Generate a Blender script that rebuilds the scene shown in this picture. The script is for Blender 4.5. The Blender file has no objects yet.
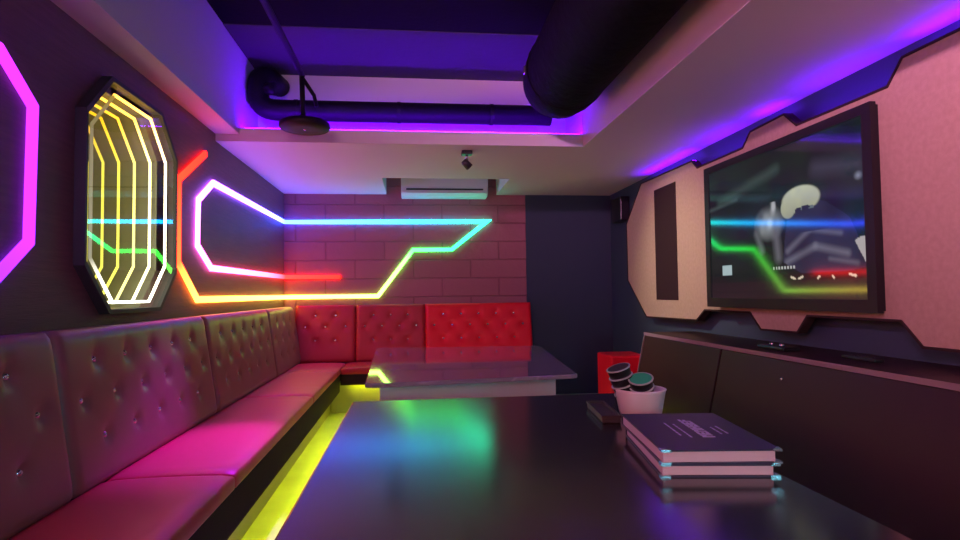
import bpy, bmesh, math, random
from mathutils import Vector, Matrix
random.seed(7)
C = bpy.context.scene.collection
SC = bpy.context.scene
PI = math.pi

# ------------------------------------------------------------------ materials
def mat(name, color, rough=0.5, metal=0.0, spec=0.5, bump=None, var=None, coat=0.0):
    m = bpy.data.materials.new(name); m.use_nodes = True
    nt = m.node_tree; b = nt.nodes['Principled BSDF']
    b.inputs['Base Color'].default_value = (*color, 1)
    b.inputs['Roughness'].default_value = rough
    b.inputs['Metallic'].default_value = metal
    b.inputs['Specular IOR Level'].default_value = spec
    b.inputs['Coat Weight'].default_value = coat
    tc = None
    if bump or var:
        tc = nt.nodes.new('ShaderNodeTexCoord')
    if bump:
        sc, strength, dist, stretch = bump
        mp = nt.nodes.new('ShaderNodeMapping'); mp.inputs['Scale'].default_value = stretch
        nz = nt.nodes.new('ShaderNodeTexNoise'); nz.inputs['Scale'].default_value = sc; nz.inputs['Detail'].default_value = 5
        bp = nt.nodes.new('ShaderNodeBump'); bp.inputs['Strength'].default_value = strength; bp.inputs['Distance'].default_value = dist
        nt.links.new(tc.outputs['Object'], mp.inputs['Vector']); nt.links.new(mp.outputs['Vector'], nz.inputs['Vector'])
        nt.links.new(nz.outputs['Fac'], bp.inputs['Height']); nt.links.new(bp.outputs['Normal'], b.inputs['Normal'])
    if var:
        sc, col2, stretch = var
        mp = nt.nodes.new('ShaderNodeMapping'); mp.inputs['Scale'].default_value = stretch
        nz = nt.nodes.new('ShaderNodeTexNoise'); nz.inputs['Scale'].default_value = sc; nz.inputs['Detail'].default_value = 6
        rp = nt.nodes.new('ShaderNodeValToRGB')
        rp.color_ramp.elements[0].position = 0.35; rp.color_ramp.elements[0].color = (*color, 1)
        rp.color_ramp.elements[1].position = 0.68; rp.color_ramp.elements[1].color = (*col2, 1)
        nt.links.new(tc.outputs['Object'], mp.inputs['Vector']); nt.links.new(mp.outputs['Vector'], nz.inputs['Vector'])
        nt.links.new(nz.outputs['Fac'], rp.inputs['Fac']); nt.links.new(rp.outputs['Color'], b.inputs['Base Color'])
    return m

def emit(name, color, strength):
    m = bpy.data.materials.new(name); m.use_nodes = True
    nt = m.node_tree; nt.nodes.clear()
    o = nt.nodes.new('ShaderNodeOutputMaterial'); e = nt.nodes.new('ShaderNodeEmission')
    e.inputs['Color'].default_value = (*color, 1); e.inputs['Strength'].default_value = strength
    nt.links.new(e.outputs[0], o.inputs['Surface'])
    return m

def emit_attr(name, strength):
    m = bpy.data.materials.new(name); m.use_nodes = True
    nt = m.node_tree; nt.nodes.clear()
    o = nt.nodes.new('ShaderNodeOutputMaterial'); e = nt.nodes.new('ShaderNodeEmission')
    a = nt.nodes.new('ShaderNodeAttribute'); a.attribute_name = 'Col'
    nt.links.new(a.outputs['Color'], e.inputs['Color']); e.inputs['Strength'].default_value = strength
    nt.links.new(e.outputs[0], o.inputs['Surface'])
    return m

def brick_mat(name, c1, c2, mortar):
    m = bpy.data.materials.new(name); m.use_nodes = True
    nt = m.node_tree; b = nt.nodes['Principled BSDF']
    tc = nt.nodes.new('ShaderNodeTexCoord'); mp = nt.nodes.new('ShaderNodeMapping')
    mp.inputs['Rotation'].default_value = (PI/2, 0, 0); mp.inputs['Location'].default_value = (0.0, 0.09, 0)
    br = nt.nodes.new('ShaderNodeTexBrick')
    br.inputs['Scale'].default_value = 1.0; br.inputs['Brick Width'].default_value = 0.62; br.inputs['Row Height'].default_value = 0.2
    br.inputs['Mortar Size'].default_value = 0.008; br.inputs['Mortar Smooth'].default_value = 0.6
    br.inputs['Color1'].default_value = (*c1, 1); br.inputs['Color2'].default_value = (*c2, 1); br.inputs['Mortar'].default_value = (*mortar, 1)
    nz = nt.nodes.new('ShaderNodeTexNoise'); nz.inputs['Scale'].default_value = 14; nz.inputs['Detail'].default_value = 6
    bp = nt.nodes.new('ShaderNodeBump'); bp.inputs['Strength'].default_value = 0.8; bp.inputs['Distance'].default_value = 0.02; bp.invert = True
    bp2 = nt.nodes.new('ShaderNodeBump'); bp2.inputs['Strength'].default_value = 0.5; bp2.inputs['Distance'].default_value = 0.02
    L = nt.links.new
    L(tc.outputs['Object'], mp.inputs['Vector']); L(mp.outputs['Vector'], br.inputs['Vector']); L(tc.outputs['Object'], nz.inputs['Vector'])
    L(br.outputs['Color'], b.inputs['Base Color']); L(br.outputs['Fac'], bp.inputs['Height'])
    L(nz.outputs['Fac'], bp2.inputs['Height']); L(bp.outputs['Normal'], bp2.inputs['Normal']); L(bp2.outputs['Normal'], b.inputs['Normal'])
    b.inputs['Roughness'].default_value = 0.6
    return m

def marble_mat(name):
    m = bpy.data.materials.new(name); m.use_nodes = True
    nt = m.node_tree; b = nt.nodes['Principled BSDF']
    tc = nt.nodes.new('ShaderNodeTexCoord'); nz = nt.nodes.new('ShaderNodeTexNoise')
    nz.inputs['Scale'].default_value = 2.2; nz.inputs['Detail'].default_value = 9; nz.inputs['Distortion'].default_value = 1.8
    rp = nt.nodes.new('ShaderNodeValToRGB'); e = rp.color_ramp.elements
    e[0].position = 0.30; e[0].color = (.30, .29, .33, 1); e[1].position = 0.8; e[1].color = (.36, .345, .385, 1)
    v = e.new(0.50); v.color = (.28, .27, .31, 1); v2 = e.new(0.535); v2.color = (.44, .43, .46, 1); v3 = e.new(0.57); v3.color = (.30, .29, .33, 1)
    nt.links.new(tc.outputs['Object'], nz.inputs['Vector']); nt.links.new(nz.outputs['Fac'], rp.inputs['Fac'])
    nt.links.new(rp.outputs['Color'], b.inputs['Base Color'])
    b.inputs['Roughness'].default_value = 0.05; b.inputs['Specular IOR Level'].default_value = 1.0; b.inputs['Coat Weight'].default_value = 0.6
    return m

def glass_mat(name, fac):
    m = bpy.data.materials.new(name); m.use_nodes = True
    nt = m.node_tree; nt.nodes.clear()
    o = nt.nodes.new('ShaderNodeOutputMaterial'); mx = nt.nodes.new('ShaderNodeMixShader')
    t = nt.nodes.new('ShaderNodeBsdfTransparent'); t.inputs['Color'].default_value = (.93, .95, .93, 1)
    g = nt.nodes.new('ShaderNodeBsdfGlossy'); g.inputs['Roughness'].default_value = 0.01
    mx.inputs['Fac'].default_value = fac
    nt.links.new(t.outputs[0], mx.inputs[1]); nt.links.new(g.outputs[0], mx.inputs[2]); nt.links.new(mx.outputs[0], o.inputs['Surface'])
    return m

def screen_mat(name, strength):
    m = bpy.data.materials.new(name); m.use_nodes = True
    nt = m.node_tree; b = nt.nodes['Principled BSDF']
    a = nt.nodes.new('ShaderNodeAttribute'); a.attribute_name = 'Col'
    b.inputs['Base Color'].default_value = (.004, .004, .005, 1); b.inputs['Roughness'].default_value = 0.075
    b.inputs['Specular IOR Level'].default_value = 0.5
    nt.links.new(a.outputs['Color'], b.inputs['Emission Color']); b.inputs['Emission Strength'].default_value = strength
    return m

M = {}
M['paint'] = mat('ceiling_paint', (.66, .63, .64), .75, bump=(60, .1, .004, (1, 1, 1)))
M['black_ceiling'] = mat('black_ceiling_paint', (.008, .007, .009), .9, spec=.1, bump=(30, .3, .01, (1, 1, 1)))
M['beam'] = mat('dark_beam_paint', (.055, .05, .06), .8, bump=(20, .2, .01, (1, 1, 1)))
M['wall_maroon'] = mat('maroon_wood_wall', (.15, .062, .078), .55, bump=(18, .35, .006, (1, 1, 14)), var=(6, (.185, .08, .098), (.6, .6, 12)))
M['tiles'] = brick_mat('embossed_wall_tiles', (.36, .125, .155), (.40, .14, .17), (.31, .105, .13))
M['navy'] = mat('navy_paint', (.030, .052, .085), .65, bump=(50, .15, .004, (1, 1, 1)))
M['floor'] = mat('pale_floor_tile', (.55, .55, .50), .35, var=(3, (.42, .42, .38), (1, 1, 1)))
M['maroon_leather'] = mat('maroon_leather', (.30, .125, .125), .40, spec=.5, bump=(140, .12, .002, (1, 1, 1)))
M['red_leather'] = mat('red_leather', (.74, .075, .12), .40, spec=.35, bump=(140, .12, .002, (1, 1, 1)))
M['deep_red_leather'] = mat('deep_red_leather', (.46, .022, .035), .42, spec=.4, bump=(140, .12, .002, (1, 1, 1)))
M['bright_lit_red_leather'] = mat('bright_lit_red_leather', (.90, .008, .028), .38, spec=.35, bump=(140, .12, .002, (1, 1, 1)))  # on the bench, stronger light on the right section put into the colour
M['plinth'] = mat('bench_plinth', (.30, .27, .22), .5)
M['crystal'] = mat('crystal_button', (.75, .72, .74), .12, metal=.85)
M['black_table'] = mat('black_table_laminate', (.018, .016, .020), .16, spec=.9)
M['marble'] = marble_mat('grey_marble')
M['grey_panel'] = mat('grey_table_base', (.56, .68, .70), .45)
M['felt'] = mat('beige_felt', (.41, .30, .21), .9, bump=(220, .5, .003, (1, 1, 1)), var=(40, (.46, .34, .24), (1, 1, 1)))
M['dark_trim'] = mat('dark_brown_trim', (.035, .020, .018), .7, spec=.15)
M['grille'] = mat('dark_speaker_cloth', (.030, .014, .017), .8, spec=.15, bump=(300, .4, .002, (1, 1, 1)))
M['tv_bezel'] = mat('tv_bezel', (.016, .012, .013), .45, spec=.25)
M['screen'] = screen_mat('tv_screen', 1.0)
M['cabinet'] = mat('dark_brown_laminate', (.032, .015, .014), .45, spec=.25, bump=(30, .06, .003, (1, 1, 8)))
M['cab_edge'] = mat('cabinet_edge_band', (.30, .23, .25), .35)
M['black_plastic'] = mat('black_plastic', (.012, .012, .014), .35)
M['pipe'] = mat('black_painted_pipe', (.009, .008, .010), .5, spec=.12)
M['duct'] = mat('black_insulated_duct', (.004, .0035, .0045), .8, spec=.08, bump=(18, .5, .02, (1, 1, 1)))
M['white_plastic'] = mat('white_plastic', (.68, .70, .72), .35)
M['ceramic'] = mat('white_ceramic', (.75, .74, .76), .3)
M['navy_cover'] = mat('navy_leatherette_cover', (.035, .030, .075), .45, bump=(250, .15, .002, (1, 1, 1)))
M['paper'] = mat('page_edges', (.58, .56, .62), .8, bump=(300, .5, .002, (.05, .05, 1)))
M['print'] = mat('pale_print', (.55, .50, .80), .5)
M['steel'] = mat('steel', (.65, .63, .65), .25, metal=1.0)
M['green_felt'] = mat('green_felt', (.03, .55, .28), .85)
M['rim'] = mat('pale_rim', (.45, .55, .52), .35)
M['smoke'] = mat('smoked_plastic', (.05, .045, .05), .5, spec=.3)
M['mirror_back'] = mat('mirror_tunnel_wall', (.22, .23, .20), .4)
M['frame_black'] = mat('mirror_frame', (.06, .06, .062), .5, spec=.3)
M['glass'] = glass_mat('one_way_glass', .16)
M['neon'] = emit_attr('rainbow_neon', 13.0)
M['ring'] = emit_attr('ring_light', 5.0)
M['violet_led'] = emit('violet_led', (.125, .0, 1.0), 95.0)
M['violet_edge'] = emit('violet_edge_led', (.15, .0, 1.0), 27.0)
M['lime_led'] = emit('lime_led', (.62, .72, .0), 34.0)
M['fill_cyan'] = emit('cyan_fill', (.20, .80, 1.0), 52.0)
M['fill_pink'] = emit('pink_fill', (1.0, .36, .78), 1150.0)
M['fill_salmon'] = emit('salmon_fill', (1.0, .27, .24), 25.0)

# ------------------------------------------------------------------ helpers
def link(name, me, m=None, parent=None, mats=None):
    o = bpy.data.objects.new(name, me); C.objects.link(o)
    for x in (mats or ([m] if m else [])):
        me.materials.append(x)
    if parent: o.parent = parent
    return o

def from_bm(name, bm, m, parent=None, smooth=False, mats=None):
    bmesh.ops.recalc_face_normals(bm, faces=bm.faces[:])
    me = bpy.data.meshes.new(name); bm.to_mesh(me); bm.free()
    if smooth:
        for p in me.polygons: p.use_smooth = True
    return link(name, me, m, parent, mats)

def add_box(bm, x0, x1, y0, y1, z0, z1, bevel=0.0, seg=2, mtx=None):
    v = [bm.verts.new(p) for p in ((x0, y0, z0), (x1, y0, z0), (x1, y1, z0), (x0, y1, z0), (x0, y0, z1), (x1, y0, z1), (x1, y1, z1), (x0, y1, z1))]
    fs = [bm.faces.new([v[i] for i in q]) for q in ((0, 3, 2, 1), (4, 5, 6, 7), (0, 1, 5, 4), (1, 2, 6, 5), (2, 3, 7, 6), (3, 0, 4, 7))]
    if mtx: bmesh.ops.transform(bm, matrix=mtx, verts=v)
    if bevel:
        es = list({e for f in fs for e in f.edges})
        bmesh.ops.bevel(bm, geom=es, offset=bevel, segments=seg, affect='EDGES', profile=.5)

def box(name, x0, x1, y0, y1, z0, z1, m, parent=None, bevel=0.0, seg=2, mtx=None, smooth=False):
    bm = bmesh.new(); add_box(bm, x0, x1, y0, y1, z0, z1, bevel, seg, mtx)
    return from_bm(name, bm, m, parent, smooth)

def add_prism(bm, pts, to3, a, b):
    """closed outline pts (2D) extruded from depth a to b; to3(p, d) -> 3D"""
    va = [bm.verts.new(to3(p, a)) for p in pts]; vb = [bm.verts.new(to3(p, b)) for p in pts]
    bm.faces.new(va); bm.faces.new(vb[::-1])
    n = len(pts)
    for i in range(n):
        j = (i+1) % n
        bm.faces.new((va[i], vb[i], vb[j], va[j]))

def add_ring_prism(bm, outer, inner, to3, a, b):
    n = len(outer)
    oa = [bm.verts.new(to3(p, a)) for p in outer]; ob = [bm.verts.new(to3(p, b)) for p in outer]
    ia = [bm.verts.new(to3(p, a)) for p in inner]; ib = [bm.verts.new(to3(p, b)) for p in inner]
    for i in range(n):
        j = (i+1) % n
        bm.faces.new((oa[i], oa[j], ia[j], ia[i])); bm.faces.new((ob[j], ob[i], ib[i], ib[j]))
        bm.faces.new((oa[j], oa[i], ob[i], ob[j])); bm.faces.new((ia[i], ia[j], ib[j], ib[i]))

def add_tube(bm, pts, r, n=12, cap=True, radii=None):
    pts = [Vector(p) for p in pts]; rings = []
    t0 = (pts[1]-pts[0]).normalized()
    up = Vector((0, 0, 1)) if abs(t0.z) < .9 else Vector((1, 0, 0))
    u = t0.cross(up).normalized()
    for i, p in enumerate(pts):
        t = (pts[min(i+1, len(pts)-1)] - pts[max(i-1, 0)]).normalized()
        u = (u - t*u.dot(t)).normalized(); v = t.cross(u)
        rr = radii[i] if radii else r
        rings.append([bm.verts.new(p + (u*math.cos(2*PI*k/n) + v*math.sin(2*PI*k/n))*rr) for k in range(n)])
    for a, b in zip(rings, rings[1:]):
        for k in range(n):
            bm.faces.new((a[k], a[(k+1) % n], b[(k+1) % n], b[k]))
    if cap:
        bm.faces.new(rings[0][::-1]); bm.faces.new(rings[-1])

def add_lathe(bm, prof, n=32, mtx=None, close=False):
    """prof: list of (r, z); r=0 makes a pole"""
    rings = []; new = []
    for r, z in prof:
        if r < 1e-6:
            v = bm.verts.new((0, 0, z)); rings.append([v]); new.append(v)
        else:
            ring = [bm.verts.new((r*math.cos(2*PI*k/n), r*math.sin(2*PI*k/n), z)) for k in range(n)]
            rings.append(ring); new += ring
    for a, b in zip(rings, rings[1:]):
        for k in range(n):
            j = (k+1) % n
            if len(a) == 1 and len(b) == 1: continue
            if len(a) == 1: bm.faces.new((a[0], b[k], b[j]))
            elif len(b) == 1: bm.faces.new((a[k], a[j], b[0]))
            else: bm.faces.new((a[k], a[j], b[j], b[k]))
    if mtx: bmesh.ops.transform(bm, matrix=mtx, verts=new)

def thing(name, label, cat, loc=(0, 0, 0), group=None):
    o = bpy.data.objects.new(name, None); C.objects.link(o); o.empty_display_size = .1
    o.location = loc; o['label'] = label; o['category'] = cat
    if group: o['group'] = group
    bpy.context.view_layer.update()
    return o

def under(o, t):
    """make o (built in world coordinates) a child of t without moving it"""
    o.parent = t
    o.matrix_parent_inverse = t.matrix_world.inverted()
    return o

def tag(o, label, cat, group=None):
    o['label'] = label; o['category'] = cat
    if group: o['group'] = group
    return o

def struct(o):
    o['kind'] = 'structure'; return o

def col_attr(me, cols):
    a = me.color_attributes.new('Col', 'FLOAT_COLOR', 'POINT')
    for i, c in enumerate(cols): a.data[i].color = (c[0], c[1], c[2], 1)

def lerp(a, b, t): return tuple(x+(y-x)*t for x, y in zip(a, b))

# ------------------------------------------------------------------ dimensions
XL, XR, YB, YF = -1.36, 2.20, 6.40, -1.80          # walls
ZS, ZSL = 2.20, 2.25                                # soffit undersides
ZT = 3.05                                           # black ceiling

def octagon(y0, y1, z0, z1, c):
    return [(y0+c, z0), (y1-c, z0), (y1, z0+c), (y1, z1-c), (y1-c, z1), (y0+c, z1), (y0, z1-c), (y0, z0+c)]

# ------------------------------------------------------------------ setting
struct(box('floor', -2.2, XR+.15, YF-.15, YB+.15, -.1, 0, M['floor']))

MH = octagon(2.545, 3.445, 1.07, 2.08, .20)         # opening of the infinity mirror in the left wall
bm = bmesh.new()
t3 = lambda p, d: (XL-d, p[0], p[1])
y0, y1, z0, z1, c = 2.545, 3.445, 1.07, 2.08, .20
for poly in ([(YF, 0), (y0, 0), (y0, ZT), (YF, ZT)], [(y1, 0), (YB, 0), (YB, ZT), (y1, ZT)],
             [(y0, 0), (y1, 0), (y1, z0+c), (y1-c, z0), (y0+c, z0), (y0, z0+c)],
             [(y0, ZT), (y0, z1-c), (y0+c, z1), (y1-c, z1), (y1, z1-c), (y1, ZT)]):
    add_prism(bm, poly, t3, 0, .06)
struct(from_bm('wall_left', bm, M['wall_maroon']))

bm = bmesh.new()
add_box(bm, -2.2, 1.235, YB, YB+.12, 0, ZT)
o = struct(from_bm('wall_back', bm, M['tiles']))
struct(box('wall_back_right', 1.235, XR+.15, YB-.012, YB+.12, 0, ZT, M['navy']))
struct(box('wall_right', XR, XR+.12, YF, YB, 0, ZT, M['navy']))
struct(box('wall_front', -2.2, XR+.15, YF-.12, YF, 0, ZT, M['wall_maroon']))
struct(box('ceiling', -1.5, XR+.12, YF-.12, YB+.12, ZT, ZT+.1, M['black_ceiling']))

# soffits round the open black recess
struct(box('trim_1', XL, -1.20, YF, 4.23, ZSL, ZT, M['paint']))                 # left soffit
struct(box('trim_2', 1.26, XR, YF, 4.23, ZS, 2.53, M['paint']))                 # right soffit
bm = bmesh.new()                                                                # back soffit with the notch over the air conditioner
NX0, NX1, NY = -.285, .91, 5.49
add_box(bm, XL, XR, 4.23, NY, ZS, ZS+.05)
add_box(bm, XL, NX0, NY, YB, ZS, 2.52); add_box(bm, NX1, XR, NY, YB, ZS, 2.52)
add_box(bm, NX0, NX1, NY-.02, YB, 2.50, 2.52)
add_box(bm, XL, XR, 4.23, 4.25, ZS+.05, ZS+.095)
add_box(bm, XL, XR, 4.72, NY, ZS+.05, ZT)                                       # rear face of the recess
add_box(bm, 1.26, XR, 4.23, 4.72, 2.45, 2.53)
struct(from_bm('trim_3', bm, M['paint']))
struct(box('trim_4', -1.36, -1.20, 4.23, 4.72, ZS+.05, ZT, M['paint']))         # left end of the recess
struct(box('trim_5', 1.262, 1.40, 4.25, 4.72, ZS+.05, ZT, M['paint']))          # right end of the recess
struct(box('trim_7', -1.20, XR, YF, 3.86, 2.865, ZT, M['black_ceiling']))      # black slab over the recess
struct(box('trim_6', -1.20, XR, 3.86, 4.72, 2.86, ZT, M['beam']))               # dark downstand beam

# ------------------------------------------------------------------ neon sweep
def strip_mesh(name, path, cols, width, depth, map3, m, closed=False, parent=None, step=.12, d0=.004):
    """flat-backed light bar following a 2D path with mitred corners"""
    P = [Vector(p) for p in path]; n = len(P)
    L = []; R = []
    for i in range(n):
        if closed: a, b = P[i-1], P[(i+1) % n]
        else: a, b = P[max(i-1, 0)], P[min(i+1, n-1)]
        d1 = (P[i]-a).normalized() if (P[i]-a).length > 1e-6 else (b-P[i]).normalized()
        d2 = (b-P[i]).normalized() if (b-P[i]).length > 1e-6 else d1
        n1 = Vector((-d1.y, d1.x)); n2 = Vector((-d2.y, d2.x))
        mv = (n1+n2).normalized(); k = width/2/max(.35, mv.dot(n1))
        L.append(P[i]+mv*k); R.append(P[i]-mv*k)
    rows = []; rc = []
    rng = range(n) if closed else range(n-1)
    for i in rng:
        j = (i+1) % n
        k = max(1, int((P[j]-P[i]).length/step))
        for q in range(k):
            t = q/k
            rows.append((L[i].lerp(L[j], t), R[i].lerp(R[j], t))); rc.append(lerp(cols[i], cols[j], t))
    if not closed:
        rows.append((L[-1], R[-1])); rc.append(cols[-1])
    verts = []; vc = []
    for (l, r), cc in zip(rows, rc):
        li = l.lerp(r, .12); ri = r.lerp(l, .12)
        verts += [map3(l, d0), map3(l, d0+depth*.7), map3(li, d0+depth), map3(ri, d0+depth), map3(r, d0+depth*.7), map3(r, d0)]
        vc += [cc]*6
    faces = []; m_ = len(rows)
    for i in range(m_ if closed else m_-1):
        j = (i+1) % m_
        for k in range(6):
            k2 = (k+1) % 6
            faces.append((i*6+k, i*6+k2, j*6+k2, j*6+k))
    if not closed:
        faces += [tuple(range(5, -1, -1)), tuple((m_-1)*6+k for k in range(6))]
    me = bpy.data.meshes.new(name); me.from_pydata(verts, [], faces); me.update()
    bm = bmesh.new(); bm.from_mesh(me); bmesh.ops.recalc_face_normals(bm, faces=bm.faces[:]); bm.to_mesh(me); bm.free()
    col_attr(me, vc)
    return link(name, me, m, parent)

S0 = YB
def corner_map(p, d):
    s, z = p
    if s <= S0: return (XL+d, min(s, YB-d), z)
    return (max(XL+d, XL+(s-S0)), YB-d, z)
bx = lambda x: S0 + (x-XL)
rainbow = [
    ((4.00, 2.055), (1.0, .006, .004)), ((3.56, 1.80), (1.0, .010, .004)), ((3.56, 1.322), (1.0, .030, .007)), ((3.87, 1.103), (.9, .26, .028)),
    ((6.38, 1.105), (.75, .57, .06)), ((bx(-.38), 1.105), (.24, .60, .060)), ((bx(-.006), 1.597), (.030, .80, .050)), ((bx(.414), 1.600), (.014, .75, .075)),
    ((bx(.80), 1.905), (.012, .80, .40)), ((bx(.0), 1.902), (.014, .50, 1.2)), ((6.38, 1.898), (.045, .11, 1.9)), ((4.153, 1.892), (.40, .10, 1.6)), ((3.875, 1.731), (.5, .10, .9)),
    ((3.863, 1.445), (.75, .09, .62)), ((4.12, 1.312), (.9, .085, .40)), ((5.6, 1.316), (1.0, .06, .14)), ((6.38, 1.318), (1.0, .010, .009)), ((bx(-.776), 1.313), (1.0, .006, .004))]
o = strip_mesh('neon_light', [p for p, c in rainbow], [c for p, c in rainbow], .041, .018, corner_map, M['neon'])
tag(o, 'long rainbow neon light bent round the corner onto the tiled back wall', 'neon light')

lm = lambda p, d: (XL+d, p[0], p[1])
hexa = [(2.065, 1.945), (2.245, 1.808), (2.235, 1.32), (2.055, 1.175), (1.20, 1.18), (.98, 1.325), (.98, 1.805), (1.20, 1.945)]
hc = [(.11, .0045, .22), (.09, .0045, .24), (.075, .0045, .25), (.05, .0045, .3), (.05, .004, .3), (.06, .004, .3), (.09, .004, .25), (.11, .004, .2)]
o = strip_mesh('neon_light', hexa, hc, .040, .020, lm, M['neon'], closed=True)
tag(o, 'purple octagonal neon light on the left wall, cut off by the photo edge', 'neon light')
t = thing('fill_panel', 'added octagonal salmon pink fill panel on the left wall at the near end of the room', 'fill lamp', (XL, -.95, 1.1))  # unseen lamp added as the main fill for the felt panel
bm = bmesh.new(); add_ring_prism(bm, octagon(-1.52, -.38, 1.08, 2.06, .22), octagon(-1.49, -.41, 1.11, 2.03, .21), lm, -.002, .05); under(from_bm('frame', bm, M['frame_black']), t)
bm = bmesh.new(); add_prism(bm, octagon(-1.49, -.41, 1.11, 2.03, .21), lm, .001, .03); under(from_bm('diffuser', bm, M['fill_salmon']), t)

# ------------------------------------------------------------------ infinity mirror
t = thing('infinity_mirror', 'octagonal infinity mirror glowing yellow and white, set in the left wall', 'mirror', (XL, 3.0, 1.065))
bm = bmesh.new()
add_ring_prism(bm, octagon(2.53, 3.46, 1.05, 2.10, .203), octagon(2.545, 3.445, 1.07, 2.08, .20), lm, -.002, .045)
under(from_bm('frame', bm, M['frame_black']), t)
bm = bmesh.new()
inn = MH; n = 8
a = [bm.verts.new((XL, p[0], p[1])) for p in inn]; b = [bm.verts.new((XL-.50, p[0], p[1])) for p in inn]
for i in range(n): bm.faces.new((a[i], a[(i+1) % n], b[(i+1) % n], b[i]))
bm.faces.new(b)
under(from_bm('mirror_back', bm, M['mirror_back']), t)
bm = bmesh.new(); bm.faces.new([bm.verts.new((XL+.036, p[0], p[1])) for p in inn])
under(from_bm('glass_pane', bm, M['glass']), t)
ro = octagon(2.65, 3.40, 1.10, 2.05, .19); ro.insert(6, (2.825, 2.035))
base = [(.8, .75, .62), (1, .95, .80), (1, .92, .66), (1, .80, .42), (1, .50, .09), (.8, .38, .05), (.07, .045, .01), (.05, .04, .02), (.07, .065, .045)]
for k in range(6):  # first ring is the lamp; deeper ones stand in for its mirror reflections
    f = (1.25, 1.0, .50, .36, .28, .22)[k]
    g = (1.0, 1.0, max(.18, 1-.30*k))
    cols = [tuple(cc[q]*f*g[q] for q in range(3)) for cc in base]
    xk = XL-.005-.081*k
    o = strip_mesh('ring_and_reflections', ro, cols, .013, .009, (lambda xk: lambda p, d: (xk+d, p[0], p[1]))(xk), M['ring'], closed=True, step=.1)
    under(o, t)

# ------------------------------------------------------------------ tufted panels
def tufted(name, W, H, T, seed_cols, m, parent, origin, ux, uz, un, rows, pitch_y, lean):
    """padded panel: W along ux, H along uz, thickness along un; rows=[(height, offset?)]"""
    rs = .022
    nx = max(8, int(W/rs)); nz = int(H/rs)
    btn = []
    for h, odd in rows:
        k = seed_cols
        if odd: btn += [(W/k*(i+.5), h) for i in range(k)]
        else: btn += [(W/k*(i+1), h) for i in range(k-1)]
    def depth(x, z):
        ex = min(x, W-x); ez = min(z, H-z)
        d = T*(1-.30*math.exp(-ex/.010))*(1-.20*math.exp(-ez/.014))
        for bx_, bz in btn:
            dx = x-bx_; dz = z-bz; rr = dx*dx+dz*dz
            if rr < .03: d -= .021*math.exp(-rr/(.023**2)) + .005*math.exp(-rr/(.06**2))
        # folds between neighbouring buttons and up to the top edge
        for bx_, bz in btn:
            if bz == rows[0][0] and z > bz and abs(x-bx_) < .04:
                d -= .005*math.exp(-((x-bx_)/.010)**2)*math.exp(-(z-bz)/.10)
            for sx in (-1, 1):
                tx, tz = bx_+sx*W/seed_cols/2, bz-.145
                if tx < .02 or tx > W-.02 or bz == rows[-1][0]: continue
                vx, vz = tx-bx_, tz-bz; ll = vx*vx+vz*vz
                q = ((x-bx_)*vx+(z-bz)*vz)/ll
                if 0 < q < 1:
                    dd = ((x-bx_)*vz-(z-bz)*vx)/math.sqrt(ll)
                    d -= .0025*math.exp(-(dd/.012)**2)
        return max(.01, d)
    O = Vector(origin); ux = Vector(ux); uz = Vector(uz); un = Vector(un)
    P = lambda x, z, d: O + ux*x + uz*z + un*(d + lean*(H-z))
    verts = []; faces = []
    for j in range(nz+1):
        for i in range(nx+1):
            x = W*i/nx; z = H*j/nz
            verts.append(P(x, z, depth(x, z)))
    N = nx+1
    for j in range(nz):
        for i in range(nx):
            faces.append((j*N+i, j*N+i+1, (j+1)*N+i+1, (j+1)*N+i))
    # back and sides
    b0 = len(verts)
    border = [i for i in range(N)] + [j*N+nx for j in range(1, nz+1)] + [nz*N+i for i in range(nx-1, -1, -1)] + [j*N for j in range(nz-1, 0, -1)]
    for q in border:
        j, i = divmod(q, N); verts.append(O+ux*(W*i/nx)+uz*(H*j/nz)+un*(-.0+0*lean))
    nb = len(border)
    for q in range(nb):
        r = (q+1) % nb
        faces.append((border[r], border[q], b0+q, b0+r))
    faces.append(tuple(b0+q for q in range(nb)))
    me = bpy.data.meshes.new(name); me.from_pydata([tuple(v) for v in verts], [], faces); me.update()
    bm = bmesh.new(); bm.from_mesh(me); bmesh.ops.recalc_face_normals(bm, faces=bm.faces[:]); bm.to_mesh(me); bm.free()
    for p in me.polygons: p.use_smooth = len(p.vertices) == 4
    o = link(name, me, m); under(o, parent)
    for bx_, bz in btn:
        bb = bmesh.new(); bmesh.ops.create_icosphere(bb, subdivisions=2, radius=.0145)
        c_ = P(bx_, bz, depth(bx_, bz)+.002)
        bmesh.ops.translate(bb, verts=bb.verts, vec=c_)
        under(from_bm('button', bb, M['crystal'], smooth=True), o)
    return o

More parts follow.
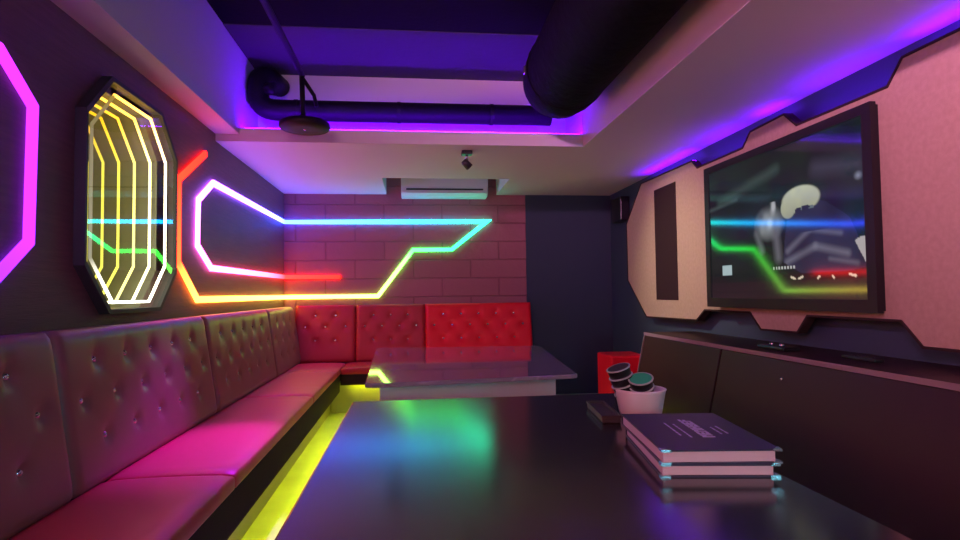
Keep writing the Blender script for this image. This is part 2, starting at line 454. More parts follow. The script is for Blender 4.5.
def cushion(name, x0, x1, y0, y1, z0, z1, m, parent, r=.03, sag=.012, seed=0):
    rnd = random.Random(seed)
    nx = max(6, int((x1-x0)/.05)); ny = max(6, int((y1-y0)/.05))
    bm = bmesh.new(); add_box(bm, x0, x1, y0, y1, z0, z1)
    bmesh.ops.subdivide_edges(bm, edges=[e for e in bm.edges if abs((e.verts[0].co-e.verts[1].co).y) > .01], cuts=ny, use_grid_fill=True)
    bmesh.ops.subdivide_edges(bm, edges=[e for e in bm.edges if abs((e.verts[0].co-e.verts[1].co).x) > .01], cuts=nx, use_grid_fill=True)
    wr = [(rnd.uniform(y0+.1, y1-.1), rnd.uniform(.2, .5), rnd.uniform(-.25, .25)) for _ in range(int((y1-y0)/.45))]
    for v in bm.verts:
        x, y, z = v.co
        if z > z1-.001:
            ex = min(x-x0, x1-x); ey = min(y-y0, y1-y)
            v.co.z -= .007*math.exp(-ex/.015) + .008*math.exp(-ey/.010)
            u = (x-x0)/(x1-x0)
            v.co.z += sag*math.sin(PI*u)*.35
            for (wy, wl, ws) in wr:
                v.co.z -= .006*math.exp(-((y-wy-ws*(u-.5)*(x1-x0))/.02)**2)*max(0, u-.2)
    o = from_bm(name, bm, m, smooth=True)
    md = o.modifiers.new('bev', 'BEVEL'); md.width = .010; md.segments = 2; md.limit_method = 'ANGLE'; md.angle_limit = math.radians(50)
    under(o, parent); return o

# ------------------------------------------------------------------ left banquette
SX0, SX1, SZ = -1.17, -.69, .44
t = thing('banquette', 'long button-tufted wall bench with brown backs and red seat along the left wall', 'bench', (-1.0, 2.6, 0))
under(box('plinth', -1.30, -.80, -1.6, 6.35, 0, .29, M['plinth']), t)
under(box('seat_board', -1.30, -.716, -1.6, 6.34, .291, .374, M['dark_trim']), t)
under(box('shield_apron', -.715, -.695, -1.6, 5.66, .215, .375, M['dark_trim'], bevel=.004), t)  # board added to shield the LED, dark like the shaded cushion front
for i, (a, b) in enumerate([(-1.6, .62), (.62, 2.40), (2.40, 4.17), (4.17, 5.44), (5.44, 6.12)]):
    cushion('seat_cushion', SX0, SX1, a+.0015, b-.0015, .375, SZ, M['red_leather'], t, seed=i+3)
rowsL = [(.455, False), (.315, True), (.165, False)]
for a, b in [(-.75, .72), (.72, 2.19), (2.19, 3.66), (3.66, 5.17), (5.17, 6.26)]:
    k = max(3, round((b-a)/.245))
    tufted('back_panel', b-a-.006, .575, .085, k, M['maroon_leather'], t, (XL+.045, a+.003, .43), (0, 1, 0), (0, 0, 1), (1, 0, 0), rowsL, .245, .15)
bm = bmesh.new(); add_box(bm, -.765, -.745, -1.5, 5.45, .272, .289)
under(from_bm('led_strip', bm, M['lime_led']), t)

# back banquette
t = thing('banquette', 'red button-tufted bench along the tiled back wall behind the marble table', 'bench', (.3, 6.0, 0))
under(box('plinth', -.79, 1.24, 5.77, 6.35, 0, .29, M['plinth']), t)
under(box('seat_board', -.69, 1.24, 5.681, 6.34, .291, .374, M['dark_trim']), t)
under(box('shield_apron', -.69, 1.24, 5.66, 5.68, .275, .375, M['dark_trim'], bevel=.004), t)
for i, (a, b) in enumerate([(-.686, .115), (.115, 1.27)]):
    cushion('seat_cushion', a+.0015, b-.0015, 5.65, 6.14, .375, SZ, M['bright_lit_red_leather'] if i else M['deep_red_leather'], t, seed=i+11)
rowsB = [(.475, False), (.36, True), (.22, False)]
for (a, b, m, k) in [(-1.225, -.605, M['deep_red_leather'], 3), (-.605, .115, M['deep_red_leather'], 4), (.115, 1.26, M['bright_lit_red_leather'], 6)]:
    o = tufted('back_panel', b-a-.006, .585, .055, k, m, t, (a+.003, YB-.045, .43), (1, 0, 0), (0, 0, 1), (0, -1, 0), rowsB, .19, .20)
bm = bmesh.new(); add_box(bm, -.60, 1.2, 5.70, 5.72, .272, .289)
under(from_bm('led_strip', bm, M['lime_led']), t)

# ------------------------------------------------------------------ tables
t = thing('table', 'large black table in the foreground holding the menu binders', 'table', (.29, 1.2, 0))
under(box('tabletop', -.245, .83, -.55, 2.385, .66, .70, M['black_table'], bevel=.006), t)
under(box('base', .0, .58, -.25, 2.05, 0, .66, M['black_table'], bevel=.004), t)
t = thing('table', 'grey marble topped table standing in front of the red bench', 'table', (.3, 3.7, 0))
bm = bmesh.new()
def tab(p, d): return (p[0], p[1], d)
add_prism(bm, [(-.235, 2.86), (-.20, 2.84), (.80, 2.955), (.835, 2.985), (.985, 4.58), (.95, 4.61), (-.27, 4.73), (-.30, 4.70)], tab, .678, .70)
o = under(from_bm('marble_top', bm, M['marble']), t)
md = o.modifiers.new('bev', 'BEVEL'); md.width = .005; md.segments = 2
bm = bmesh.new()
add_prism(bm, [(-.17, 2.95), (.735, 3.05), (.86, 4.45), (-.22, 4.56)], tab, 0, .678)
under(from_bm('base', bm, M['grey_panel']), t)

# ------------------------------------------------------------------ television wall
PX = 2.10
panel = [(5.223, 2.122), (5.62, 1.788), (5.614, 1.223), (5.164, .882), (4.206, .893), (4.08, .972), (3.502, .973), (3.39, .872), (3.041, .876), (2.953, .971),
         (2.345, .971), (2.239, .866), (1.20, .87), (.78, 1.22), (.78, 1.79), (1.15, 2.12), (2.283, 2.119), (2.369, 2.02), (2.989, 2.028), (3.098, 2.122), (3.441, 2.115), (3.529, 2.033), (4.133, 2.036), (4.216, 2.105)]
def inset(pts, d):
    n = len(pts); out = []
    area = sum(pts[i][0]*pts[(i+1) % n][1]-pts[(i+1) % n][0]*pts[i][1] for i in range(n))
    s = 1 if area > 0 else -1
    for i in range(n):
        a = Vector(pts[i-1]); p = Vector(pts[i]); b = Vector(pts[(i+1) % n])
        d1 = (p-a).normalized(); d2 = (b-p).normalized()
        n1 = Vector((-d1.y, d1.x))*s; n2 = Vector((-d2.y, d2.x))*s
        mv = (n1+n2).normalized(); out.append(tuple(p+mv*(d/max(.4, mv.dot(n1)))))
    return out
rm = lambda p, d: (PX+d, p[0], p[1])
t = thing('wall_panel', 'beige felt feature panel with notched dark edges behind the television', 'wall panel', (2.15, 3.2, .87))
bm = bmesh.new(); add_prism(bm, inset(panel, .012), rm, 0, .05); under(from_bm('felt_face', bm, M['felt']), t)
bm = bmesh.new(); add_ring_prism(bm, panel, inset(panel, .012), rm, -.004, .052); under(from_bm('edge_trim', bm, M['dark_trim']), t)
for yy in (4.50, ):
    under(box('speaker_grille', PX-.006, PX+.01, 4.505, 4.925, 1.045, 2.000, M['grille'], bevel=.003), t)
bm = bmesh.new()
for (yy, zz) in ((5.0, .95), (5.0, 2.0), (1.3, 1.0), (1.3, 2.0), (3.2, 1.2), (3.2, 1.9)):
    add_box(bm, PX+.048, XR, yy-.04, yy+.04, zz-.04, zz+.04)
under(from_bm('batten', bm, M['dark_trim']), t)

t = thing('television', 'large flat television playing a video on the beige felt wall panel', 'television', (2.07, 3.2, 1.0))
TY0, TY1, TZ0, TZ1 = 2.41, 3.885, 1.008, 1.963
to = [(TY0, TZ0), (TY1, TZ0), (TY1, TZ1), (TY0, TZ1)]
sy0, sy1, sz0, sz1 = TY0+.055, TY1-.055, TZ0+.060, TZ1-.045
ti = [(sy0, sz0), (sy1, sz0), (sy1, sz1), (sy0, sz1)]
tm = lambda p, d: (2.05+d, p[0], p[1])
bm = bmesh.new(); add_ring_prism(bm, to, ti, tm, 0, .03); under(from_bm('bezel', bm, M['tv_bezel']), t)
under(box('back_shell', 2.0625, PX-.0005, TY0+.01, TY1-.01, TZ0+.01, TZ1-.01, M['tv_bezel']), t)
# moving-picture frame, painted per vertex on the flat screen
def seg_d(p, a, b):
    ax, ay = a; bx_, by = b; px, py = p
    vx, vy = bx_-ax, by-ay; q = max(0, min(1, ((px-ax)*vx+(py-ay)*vy)/(vx*vx+vy*vy)))
    return math.hypot(px-ax-vx*q, py-ay-vy*q)
def inpoly(p, poly):
    x, y = p; r = False; n = len(poly)
    for i in range(n):
        x1, y1_ = poly[i]; x2, y2_ = poly[(i+1) % n]
        if (y1_ > y) != (y2_ > y) and x < (x2-x1)*(y-y1_)/(y2_-y1_)+x1: r = not r
    return r
def hash2(i, j): 
    v = math.sin(i*127.1+j*311.7)*43758.5453; return v-math.floor(v)
def vnoise(x, y):
    i, j = math.floor(x), math.floor(y); u, v = x-i, y-j; u = u*u*(3-2*u); v = v*v*(3-2*v)
    return (hash2(i, j)*(1-u)+hash2(i+1, j)*u)*(1-v)+(hash2(i, j+1)*(1-u)+hash2(i+1, j+1)*u)*v
jacket = [(3.06, 1.27), (3.04, 1.40), (3.01, 1.52), (2.93, 1.56), (2.83, 1.59), (2.72, 1.56), (2.62, 1.50), (2.56, 1.46), (2.50, 1.34), (2.46, 1.22), (2.60, 1.20), (2.9, 1.20)]
cap = [(3.06, 1.57), (3.05, 1.62), (2.99, 1.66), (2.90, 1.675), (2.82, 1.66), (2.76, 1.60), (2.75, 1.555), (2.83, 1.575), (2.92, 1.555), (2.98, 1.52), (3.02, 1.52)]
def paint(y, z):
    n1 = vnoise(y*3.1, z*4.3); n2 = vnoise(y*9+5, z*11); n3 = vnoise(y*24, z*20+3)
    c = (.003+.005*n1, .006+.012*n1*n2+.004*n2, .008+.012*n1)
    if z > 1.62:                                            # dim background shapes
        w = max(0, 1-seg_d((y, z), (3.7, 1.70), (3.1, 1.80))/.05); c = lerp(c, (.045, .075, .070), .55*w)
        w = max(0, 1-seg_d((y, z), (3.85, 1.66), (3.50, 1.69))/.02); c = lerp(c, (.05, .07, .07), .7*w)
        w = max(0, 1-seg_d((y, z), (2.78, 1.74), (2.50, 1.70))/.07); c = lerp(c, (.05, .05, .085), .6*w)
    w = max(0, 1-math.hypot(y-2.50, (z-1.645)*1.2)/.03); c = lerp(c, (.20, .22, .30), w)
    if 3.02 < y < 3.35 and 1.25 < z < 1.62:                 # companion's pale clothes and hand
        w = max(0, 1-math.hypot((y-3.18)/.15, (z-1.50)/.11)); w *= .4+.6*n3; c = lerp(c, (.33, .36, .36), min(1, 1.3*w))
        w = max(0, 1-math.hypot((y-3.14)/.035, (z-1.59)/.06)); c = lerp(c, (.35, .36, .38), min(1, 1.5*w*n3*1.5))
        w = max(0, 1-seg_d((y, z), (3.12, 1.45), (3.10, 1.30))/.05); c = lerp(c, (.10, .10, .12), w)
        w = max(0, 1-seg_d((y, z), (3.30, 1.45), (3.25, 1.35))/.04); c = lerp(c, (.09, .10, .11), w)
    if inpoly((y, z), jacket):
        f = .5+.5*math.sin((z*34+y*9)+5*n2); c = (.012+.012*n2, .014+.014*n2, .030+.03*n2)
        if z < 1.42:
            for (a, b, wd, k) in (((3.02, 1.33), (2.84, 1.43), .028, .8), ((2.84, 1.43), (2.62, 1.39), .022, .7), ((3.03, 1.27), (2.80, 1.34), .03, .8), ((2.80, 1.34), (2.58, 1.29), .03, .75), ((2.70, 1.27), (2.52, 1.24), .02, .5)):
                q = max(0, 1-seg_d((y, z), a, b)/wd); c = lerp(c, (.15, .15, .20), k*q*(.5+.5*n2))
        if z > 1.54 and 2.80 < y < 2.90 and n3 > .5: c = (.10, .13, .15)
    e1 = math.hypot((y-2.905)/.150, (z-1.598)/.072); e2 = math.hypot((y-3.005)/.062, (z-1.565)/.058)
    w = max(0, min(1, (1.06-min(e1, e2))/.12))
    if w > 0 and z > 1.50 and not (z < 1.562-abs(y-2.87)*.15 and y < 2.95):
        k = .60+.40*(z-1.52)/.15; c = lerp(c, (.40*k+.05*n3, .42*k+.05*n3, .34*k), w)
    if inpoly((y, z), [(2.535, 1.345), (2.50, 1.36), (2.455, 1.36), (2.453, 1.245), (2.475, 1.245)]): c = (.36, .33, .33)
    if 3.575 < y < 3.685 and 1.218 < z < 1.282: c = (.32, .42, .44)
    if z < 1.205 and z > 1.165 and y < 3.15: c = lerp(c, (.012, .008, .010), .8)
    if z < 1.165: c = lerp(c, (.012+.02*n1, .008+.010*n1, .011+.01*n1), .85)
    # marks under the picture: a row of small dots and fragments of pale lettering
    if abs(z-1.238) < .008:
        for k in range(8):
            if abs(y-(3.145-.025*k)) < .007: c = (.4, .4, .4)
    for (a, b, wd) in (((2.995, 1.186), (2.965, 1.177), .006), ((2.935, 1.177), (2.905, 1.186), .006), ((2.79, 1.176), (2.778, 1.184), .006), ((2.685, 1.186), (2.678, 1.176), .006), ((2.575, 1.190), (2.535, 1.180), .006)):
        if seg_d((y, z), a, b) < wd: c = (.6, .5, .38)
    return c
NXs, NZs = 270, 158
verts = []; cols = []; faces = []
for j in range(NZs+1):
    for i in range(NXs+1):
        y = sy0+(sy1-sy0)*i/NXs; z = sz0+(sz1-sz0)*j/NZs
        verts.append((2.056, y, z)); cols.append(paint(y, z))
for j in range(NZs):
    for i in range(NXs):
        q = j*(NXs+1)+i; faces.append((q, q+NXs+1, q+NXs+2, q+1))
me = bpy.data.meshes.new('screen'); me.from_pydata(verts, [], faces); me.update(); col_attr(me, cols)
under(link('screen', me, M['screen']), t)

t.rotation_euler.z = .020; t.location.x -= .019
# violet strip along the level stretches of the panel's upper edge, shining up at the soffit
t = thing('led_strip', 'violet strip light along the notched upper edge of the felt panel', 'strip light', (PX+.03, 3.2, 2.1))
for (a, b) in (((5.20, 2.1265), (4.235, 2.1105)), ((4.11, 2.0405), (3.55, 2.0385)), ((3.42, 2.1205), (3.12, 2.1265)), ((2.97, 2.0325), (2.39, 2.0255)), ((2.27, 2.1235), (1.17, 2.1245))):
    bm = bmesh.new(); add_prism(bm, [(a[0], a[1]-.0022), (a[0], a[1]), (b[0], b[1]), (b[0], b[1]-.0022)], rm, .012, .046)
    under(from_bm('strip_length', bm, M['violet_edge']), t)
o = box('led_strip', -1.17, 1.24, 4.2505, 4.268, ZS+.078, ZS+.102, M['violet_led']); tag(o, 'violet strip light in the ceiling recess below the black pipe', 'strip light')
o = box('wall_speaker', XR-.10, XR-.004, 5.78, 6.06, 1.845, 2.095, M['black_plastic'], bevel=.01); tag(o, 'small black box speaker high on the navy wall beside the felt panel', 'speaker')

# ------------------------------------------------------------------ dark cabinet under the television
t = thing('cabinet', 'long dark brown low cabinet with leaning front under the television', 'cabinet', (1.95, 2.0, 0))
CY0, CY1 = -1.5, 4.43
cm = lambda p, d: (p[0], d, p[1])
CT = .80
bm = bmesh.new(); add_prism(bm, [(1.64, 0), (XR-.003, 0), (XR-.003, CT-.02), (1.81, CT-.02)], cm, CY0, CY1); under(from_bm('body', bm, M['cabinet']), t)
bm = bmesh.new(); add_prism(bm, [(1.785, CT-.020), (XR-.003, CT-.020), (XR-.003, CT), (1.785, CT)], cm, CY0-.005, CY1+.012); under(from_bm('top', bm, M['cabinet']), t)
bm = bmesh.new(); add_prism(bm, [(1.779, CT-.022), (1.785, CT-.022), (1.785, CT+.001), (1.779, CT+.001)], cm, CY0-.005, CY1+.012)
add_prism(bm, [(1.612, .02), (1.64, .02), (1.80, CT-.022), (1.779, CT-.022)], cm, CY1+.002, CY1+.010)
under(from_bm('edge_band', bm, M['cab_edge']), t)
for a, b in [(CY0, -.35), (-.35, 1.45), (1.45, 3.28), (3.28, CY1)]:
    bm = bmesh.new(); add_prism(bm, [(1.612, .02), (1.637, .02), (1.806, CT-.024), (1.783, CT-.024)], cm, a+.009, b-.009)
    o = under(from_bm('front_panel', bm, M['cabinet']), t)
    md = o.modifiers.new('bev', 'BEVEL'); md.width = .003; md.segments = 2
bm = bmesh.new(); bmesh.ops.create_uvsphere(bm, u_segments=12, v_segments=8, radius=.008); bmesh.ops.translate(bm, verts=bm.verts, vec=(1.752, 2.67, .69))
under(from_bm('knob', bm, M['steel'], smooth=True), t)

# things lying on the cabinet top
t = thing('game_controller', 'small black controller with shiny knobs lying on the cabinet below the television', 'controller', (1.93, 2.97, CT))
under(box('body', 1.88, 1.98, 2.85, 3.08, CT, CT+.022, M['black_plastic'], bevel=.008), t)
for yy in (2.90, 2.99):
    bm = bmesh.new(); add_lathe(bm, [(0, .022), (.014, .022), (.012, .034), (0, .036)], 16, Matrix.Translation((1.91, yy, CT))); under(from_bm('knob', bm, M['steel'], smooth=True), t)
t = thing('remote_control', 'flat black remote control on the cabinet below the lower notch of the felt panel', 'remote control', (1.98, 2.42, CT))
under(box('body', 1.955, 2.005, 2.33, 2.53, CT, CT+.018, M['black_plastic'], bevel=.006), t)
for k in range(4):
    for q in (-1, 1): under(box('button', 1.98+q*.01-.005, 1.98+q*.01+.005, 2.36+k*.04, 2.375+k*.04, CT+.017, CT+.020, M['smoke']), t)

# red stool
t = thing('stool', 'bright red square upholstered stool in the far right corner behind the cabinet', 'stool', (1.94, 5.4, 0))
bm = bmesh.new(); add_box(bm, 1.77, 2.12, 5.20, 5.62, .04, .535, .02, 3); under(from_bm('seat', bm, M['bright_lit_red_leather'], smooth=False), t)
under(box('base', 1.80, 2.09, 5.24, 5.58, 0, .05, M['black_plastic']), t)

# ------------------------------------------------------------------ ceiling services
def arc(p0, p1, p2, n=8):
    p0, p1, p2 = Vector(p0), Vector(p1), Vector(p2)
    return [(p0*(1-q)**2 + p1*2*q*(1-q) + p2*q*q) for q in [i/n for i in range(n+1)]]
t = thing('pipe', 'black pipe running across the ceiling recess with an elbow at its left end', 'pipe', (0, 4.42, 2.45))
PY, PZ = 4.42, 2.485
bm = bmesh.new()
add_tube(bm, [(1.06, PY, PZ), (-.95, PY, PZ)] + arc((-.99, PY, PZ), (-1.125, PY, PZ), (-1.125, PY, PZ+.13)) + [(-1.125, PY, PZ+.16)] + arc((-1.125, PY, PZ+.17), (-1.125, PY, PZ+.27), (-1.06, PY+.1, PZ+.27)) + [(-1.03, PY+.29, PZ+.27)], .076, 18)
under(from_bm('tube', bm, M['pipe'], smooth=True), t)
bm = bmesh.new(); add_tube(bm, [(-1.13, PY, PZ+.15), (-1.03, PY-.03, PZ+.145), (-1.00, PY-.04, PZ+.145)], .05, 16, radii=[.042, .042, .05]); under(from_bm('outlet', bm, M['pipe'], smooth=True), t)
for xx in (-.85, -.1, .6):
    bm = bmesh.new(); add_tube(bm, [(xx-.012, PY, PZ), (xx+.012, PY, PZ)], .080, 18)
    under(from_bm('collar', bm, M['pipe']), t)

t = thing('duct', 'bulky black round duct filling the right side of the ceiling recess', 'duct', (1.0, 2.0, 2.62))
prof = [(.0, 3.93), (.10, 3.93), (.17, 3.90), (.235, 3.80), (.255, 3.66), (.255, -1.7)]
bm = bmesh.new()
mt = Matrix.Translation((.965, 0, 2.51)) @ Matrix.Rotation(-PI/2, 4, 'X')
add_lathe(bm, [(r, z) for r, z in prof] , 32, mt); under(from_bm('duct_body', bm, M['duct'], smooth=True), t)
for yy in (3.55, 2.0, .4):
    bm = bmesh.new(); add_tube(bm, [(.965, yy-.015, 2.51), (.965, yy+.015, 2.51)], .260, 32)
    add_box(bm,   .945, .985, yy-.012, yy+.012, 2.76, 2.87)
    under(from_bm('hanger_band', bm, M['duct']), t)
bm = bmesh.new(); add_box(bm, .700, .722, 3.60, 3.63, 2.50, 2.55, .004); under(from_bm('clasp', bm, M['steel']), t)
bm = bmesh.new(); add_tube(bm, [(1.19, 3.6, 2.70), (1.19, 1.0, 2.70), (1.19, -1.6, 2.70)], .008, 8)
under(from_bm('wire', bm, M['rim'], smooth=True), t)

disc = t = thing('pendant_disc', 'dark round disc hanging on a short stem from the ceiling recess', 'ceiling lamp', (-.725, 4.02, 2.26))
bm = bmesh.new(); add_lathe(bm, [(0, .030), (.05, .030), (.14, .026), (.163, .012), (.165, -.012), (.156, -.026), (.08, -.030), (0, -.030)], 40, Matrix.Translation((-.715, 4.0, 2.255))); under(from_bm('disc', bm, mat('brown_black_disc', (.010, .006, .008), .6, spec=.25), smooth=True), t)
bm = bmesh.new(); add_lathe(bm, [(0, -.034), (.010, -.030), (.014, -.020), (0, -.015)], 16, Matrix.Translation((-.715, 4.0, 2.255))); under(from_bm('lamp_bulb', bm, M['crystal'], smooth=True), t)
bm = bmesh.new(); add_tube(bm, [(-.725, 4.0, 2.28), (-.735, 4.0, 2.60)], .017, 12); under(from_bm('stem', bm, M['pipe'], smooth=True), t)
bm = bmesh.new(); add_tube(bm, [(-.735, 4.0, 2.585), (-.66, 4.03, 2.47), (-.645, 4.05, 2.40)], .013, 10); under(from_bm('brace', bm, M['pipe'], smooth=True), t)
bm = bmesh.new(); add_tube(bm, [(-.735, 4.02, 2.60), (-.735, -1.6, 2.60)], .019, 12); under(from_bm('conduit', bm, M['pipe'], smooth=True), t)
bm = bmesh.new()
add_tube(bm, [(-.735, .4, 2.60), (-.735, .4, 2.87)], .008, 8)
under(from_bm('hanger', bm, M['pipe']), t)

t = thing('spotlight', 'small black spotlight fixed under the white soffit in front of the air conditioner', 'spotlight', (.408, 4.42, ZS))
bm = bmesh.new(); add_box(bm, .368, .448, 4.38, 4.46, ZS-.028, ZS, .004); under(from_bm('mount', bm, M['black_plastic']), t)
bm = bmesh.new(); add_tube(bm, [(.408, 4.42, ZS-.02), (.408, 4.42, ZS-.07)], .010, 10); under(from_bm('neck', bm, M['steel'], smooth=True), t)
bm = bmesh.new(); add_lathe(bm, [(0, .035), (.022, .035), (.028, .02), (.030, -.035), (.024, -.037), (.024, -.02), (0, -.02)], 20, Matrix.Translation((.405, 4.415, ZS-.10)) @ Matrix.Rotation(-.75, 4, 'Y')); under(from_bm('head', bm, M['black_plastic'], smooth=True), t)
def beam(name, loc, aim, watts, color, deg, parent, soft=.03):
    ld = bpy.data.lights.new(name, 'SPOT'); ld.energy = watts; ld.color = color; ld.spot_size = math.radians(deg); ld.spot_blend = 1.0; ld.shadow_soft_size = soft
    lo = bpy.data.objects.new(name, ld); C.objects.link(lo); lo.location = loc
    lo.rotation_euler = (Vector(aim)-Vector(loc)).to_track_quat('-Z', 'Y').to_euler()
    bpy.context.view_layer.update(); under(lo, parent)
beam('spot_beam', (.46, 4.43, ZS-.14), (2.1, 4.5, 1.25), 90, (1.0, .84, .66), 66, t)
beam('added_disc_beam', (-.715, 3.98, 2.20), (-.90, 2.85, .44), 300, (.50, .02, 1.0), 30, disc)  # magenta beam added under the disc for the glow on the seat

t = thing('air_conditioner', 'white split air conditioner on the back wall in the soffit notch', 'air conditioner', (.335, 6.3, 2.15))
am = lambda p, d: (d, p[0], p[1])
bm = bmesh.new(); add_prism(bm, [(6.40, 2.15), (6.25, 2.15), (6.19, 2.185), (6.175, 2.25), (6.18, 2.40), (6.21, 2.43), (6.40, 2.43)], am, -.125, .795)
o = under(from_bm('body', bm, M['white_plastic']), t); md = o.modifiers.new('bev', 'BEVEL'); md.width = .012; md.segments = 3
bm = bmesh.new(); add_box(bm, -.07, .74, 6.168, 6.20, 2.213, 2.228); under(from_bm('air_slot', bm, M['black_plastic']), t)
bm = bmesh.new(); add_box(bm, -.09, .76, 6.165, 6.20, 2.178, 2.208, .004); under(from_bm('louver', bm, M['white_plastic']), t)

# ------------------------------------------------------------------ things on the black table
TT = .70
def binder(name, label, ang, cx, cy, z, w, d, h, spine_left=True, top=False):
    t = thing(name, label, 'binder', (cx, cy, z), 'menu binders on the black table')
    R_ = Matrix.Translation((cx, cy, z)) @ Matrix.Rotation(ang, 4, 'Z')
    cv = .0035
    bm = bmesh.new()
    add_box(bm, 0, w, 0, d, 0, cv, mtx=R_); add_box(bm, 0, w, 0, d, h-cv, h, mtx=R_)
    add_box(bm, 0, w, d-cv, d, cv, h-cv, mtx=R_)
    under(from_bm('cover', bm, M['navy_cover']), t)
    under(box('pages', .004, w-.012, .006, d-cv-.001, cv+.0005, h-cv-.0005, M['paper'], mtx=R_), t)
    for (px_, py_) in ((0, 0), (w, 0)):
        s = 1 if px_ == 0 else -1
        for zz in (0, h-cv):
            bm = bmesh.new()
            add_prism(bm, [(px_-s*.0015, -.0015), (px_+s*.020, -.0015), (px_-s*.0015, .020)], lambda p, q: tuple(R_ @ Vector((p[0], p[1], q))), zz-.0008 if zz else 0, zz+cv+.001)
            under(from_bm('corner_guard', bm, M['steel']), t)
    return t, R_
binder('binder', 'navy menu binder lying lowest in the pair, flat on the black table', math.radians(-8.5), .552, 1.292, TT, .262, .39, .029)
t, R_ = binder('binder', 'navy menu binder on top of the pair, pale lettering on its cover', math.radians(-7), .552, 1.288, TT+.0295, .268, .40, .032)
# blurred unreadable title and small lines on the cover, running away from the viewer
bm = bmesh.new(); zt = .0322
def pbar(x0, x1, y0, y1): add_box(bm, x0, x1, y0, y1, zt, zt+.0006, mtx=R_)
gy = .115
for k, g in enumerate(['M', 'E', 'N', 'A', 'B', 'E', 'R']):
    w_, h_ = .024, .030; x0 = .135; y0 = gy+k*.029; s = .007
    pbar(x0, x0+h_, y0, y0+s)
    if g in 'MNA': pbar(x0, x0+h_, y0+w_-s, y0+w_)
    if g in 'MNA': pbar(x0+(.002 if g != 'A' else .010), x0+(.012 if g != 'A' else .018), y0+s, y0+w_-s)
    if g in 'EBR': pbar(x0, x0+s, y0+s, y0+w_); pbar(x0+h_/2-s/2, x0+h_/2+s/2, y0+s, y0+w_*.85)
    if g in 'EB': pbar(x0+h_-s, x0+h_, y0+s, y0+w_)
    if g == 'B': pbar(x0, x0+h_, y0+w_-s, y0+w_)
under(from_bm('lettering', bm, M['print']), t)
for (xx, a, b) in ((.085, .135, .275), (.105, .115, .26), (.19, .145, .22), (.207, .15, .235)):
    y = a; bm = bmesh.new()
    while y < b:
        l = random.uniform(.012, .03); pbar(xx, xx+.004, y, min(b, y+l)); y += l+.005
    under(from_bm('small_print', bm, M['print']), t)

# white bowl of dice cups
BX, BY = .765, 1.955
t = thing('bowl', 'white round pot holding black dice cups on the black table', 'bowl', (BX, BY, TT))
bm = bmesh.new(); add_lathe(bm, [(0, .002), (.066, .0), (.070, .004), (.084, .080), (.087, .088), (.083, .090), (.079, .086), (.066, .012), (0, .010)], 48, Matrix.Translation((BX, BY, TT)))
under(from_bm('pot', bm, M['ceramic'], smooth=True), t)
def dice_cup(label, base, tilt, spin, green=False):
    mt = Matrix.Translation(base) @ Matrix.Rotation(spin, 4, 'Z') @ Matrix.Rotation(tilt, 4, 'Y')
    t = thing('dice_cup', label, 'dice cup', base, 'black dice cups in the white pot')
    bm = bmesh.new(); add_lathe(bm, [(0, .0), (.033, .0), (.037, .003), (.0395, .024), (.0395, .026), (0, .026)], 28, mt); under(from_bm('cup_body', bm, M['black_plastic'], smooth=True), t)
    bm = bmesh.new(); add_lathe(bm, [(.038, .0255), (.0415, .0255), (.0422, .0275), (.0415, .0295), (.037, .0295)], 28, mt); under(from_bm('rim', bm, M['rim'], smooth=True), t)
    bm = bmesh.new(); add_lathe(bm, [(0, .0285), (.037, .0285), (.037, .0260), (0, .0260)], 28, mt); under(from_bm('lid', bm, M['green_felt'] if green else M['black_plastic']), t)
tl, sp = .34, math.radians(195)
axis = (Matrix.Rotation(sp, 4, 'Z') @ Matrix.Rotation(tl, 4, 'Y')) @ Vector((0, 0, 1))
names = ['lowest black dice cup of the leaning left stack, sunk in the white pot', 'second lowest black dice cup of the leaning left stack in the white pot', 'second highest black dice cup of the leaning left stack in the white pot', 'topmost black dice cup of the leaning left stack, a pale rim round its black lid']
b0 = Vector((BX-.034, BY+.020, TT+.048))
for k in range(4): dice_cup(names[k], tuple(b0+axis*(.0300*k)), tl, sp)
tl, sp = .40, math.radians(-125)
axis = (Matrix.Rotation(sp, 4, 'Z') @ Matrix.Rotation(tl, 4, 'Y')) @ Vector((0, 0, 1))
b0 = Vector((BX+.008, BY-.010, TT+.046))
for k in range(3): dice_cup(['lowest black dice cup of the upright stack, down inside the white pot', 'middle black dice cup under the green-topped one in the white pot', 'black dice cup with a green felt top, uppermost of the upright stack'][k], tuple(b0+axis*(.0300*k)), tl, sp, k == 2)

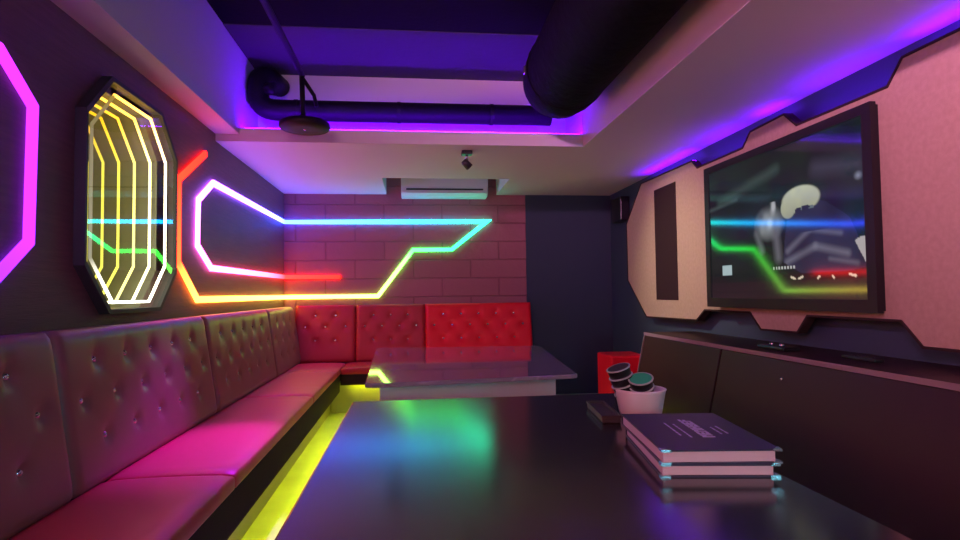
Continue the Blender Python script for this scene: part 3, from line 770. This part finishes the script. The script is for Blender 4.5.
t = thing('tray', 'small dark clear-edged tray on the black table left of the white pot', 'tray', (.634, 2.02, TT))
R_ = Matrix.Translation((.638, 1.97, TT)) @ Matrix.Rotation(math.radians(-6), 4, 'Z')
bm = bmesh.new(); add_box(bm, -.030, .030, -.13, .13, 0, .016, .004, mtx=R_); under(from_bm('tray_body', bm, M['smoke']), t)
bm = bmesh.new(); add_ring_prism(bm, [(-.032, -.132), (.032, -.132), (.032, .132), (-.032, .132)], [(-.026, -.126), (.026, -.126), (.026, .126), (-.026, .126)], lambda p, d: tuple(R_ @ Vector((p[0], p[1], d))), .016, .024); under(from_bm('tray_rim', bm, M['smoke']), t)

# ------------------------------------------------------------------ stand-in lamps added behind the camera for fill light
t = thing('fill_tube', 'added pink fill tube inside the ceiling recess at the near end of the room', 'tube light', (-1.1, -.9, 2.6))  # unseen pink source added to light the recess faces
bm = bmesh.new(); add_tube(bm, [(-1.10, -1.65, 2.6), (-1.10, -.15, 2.6)], .035, 16); under(from_bm('tube', bm, M['fill_pink'], smooth=True), t)
under(box('light_shield', -1.201, -.97, -1.75, -.05, 2.535, 2.555, M['white_plastic']), t)  # added shelf keeping the pink light off everything below the recess
under(box('batten', -1.17, -1.09, -1.70, -.10, 2.556, 2.57, M['white_plastic']), t)
o = box('neon_light', .9, 2.0, YF-.001, YF+.03, 1.25, 1.33, M['fill_cyan']); tag(o, 'added cyan fill light shaped as a straight neon on the wall at the near end of the room', 'neon light')  # unseen cyan source added to tint surfaces facing the camera

# ------------------------------------------------------------------ world, camera, view
w = bpy.data.worlds.new('World'); SC.world = w; w.use_nodes = True
w.node_tree.nodes['Background'].inputs['Color'].default_value = (.5, .4, .6, 1)
w.node_tree.nodes['Background'].inputs['Strength'].default_value = 0.0
r = Vector((0.99369472, -0.11139647, -0.01271312)); u = Vector((0.00822167, -0.04068651, 0.99913813)); f = Vector((0.11181772, 0.99294281, 0.03951411))
cd = bpy.data.cameras.new('camera'); cam = bpy.data.objects.new('camera', cd); C.objects.link(cam)
cam.matrix_world = Matrix(((r.x, u.x, -f.x, 0), (r.y, u.y, -f.y, 0), (r.z, u.z, -f.z, 1.12), (0, 0, 0, 1)))
cd.sensor_width = 36; cd.lens = 589.23/960*36; cd.clip_start = .02
SC.camera = cam
vs = SC.view_settings
vs.view_transform = 'Standard'; vs.look = 'None'; vs.gamma = 1.0; vs.use_curve_mapping = False; vs.exposure = 0.1
SC.display_settings.display_device = 'sRGB'
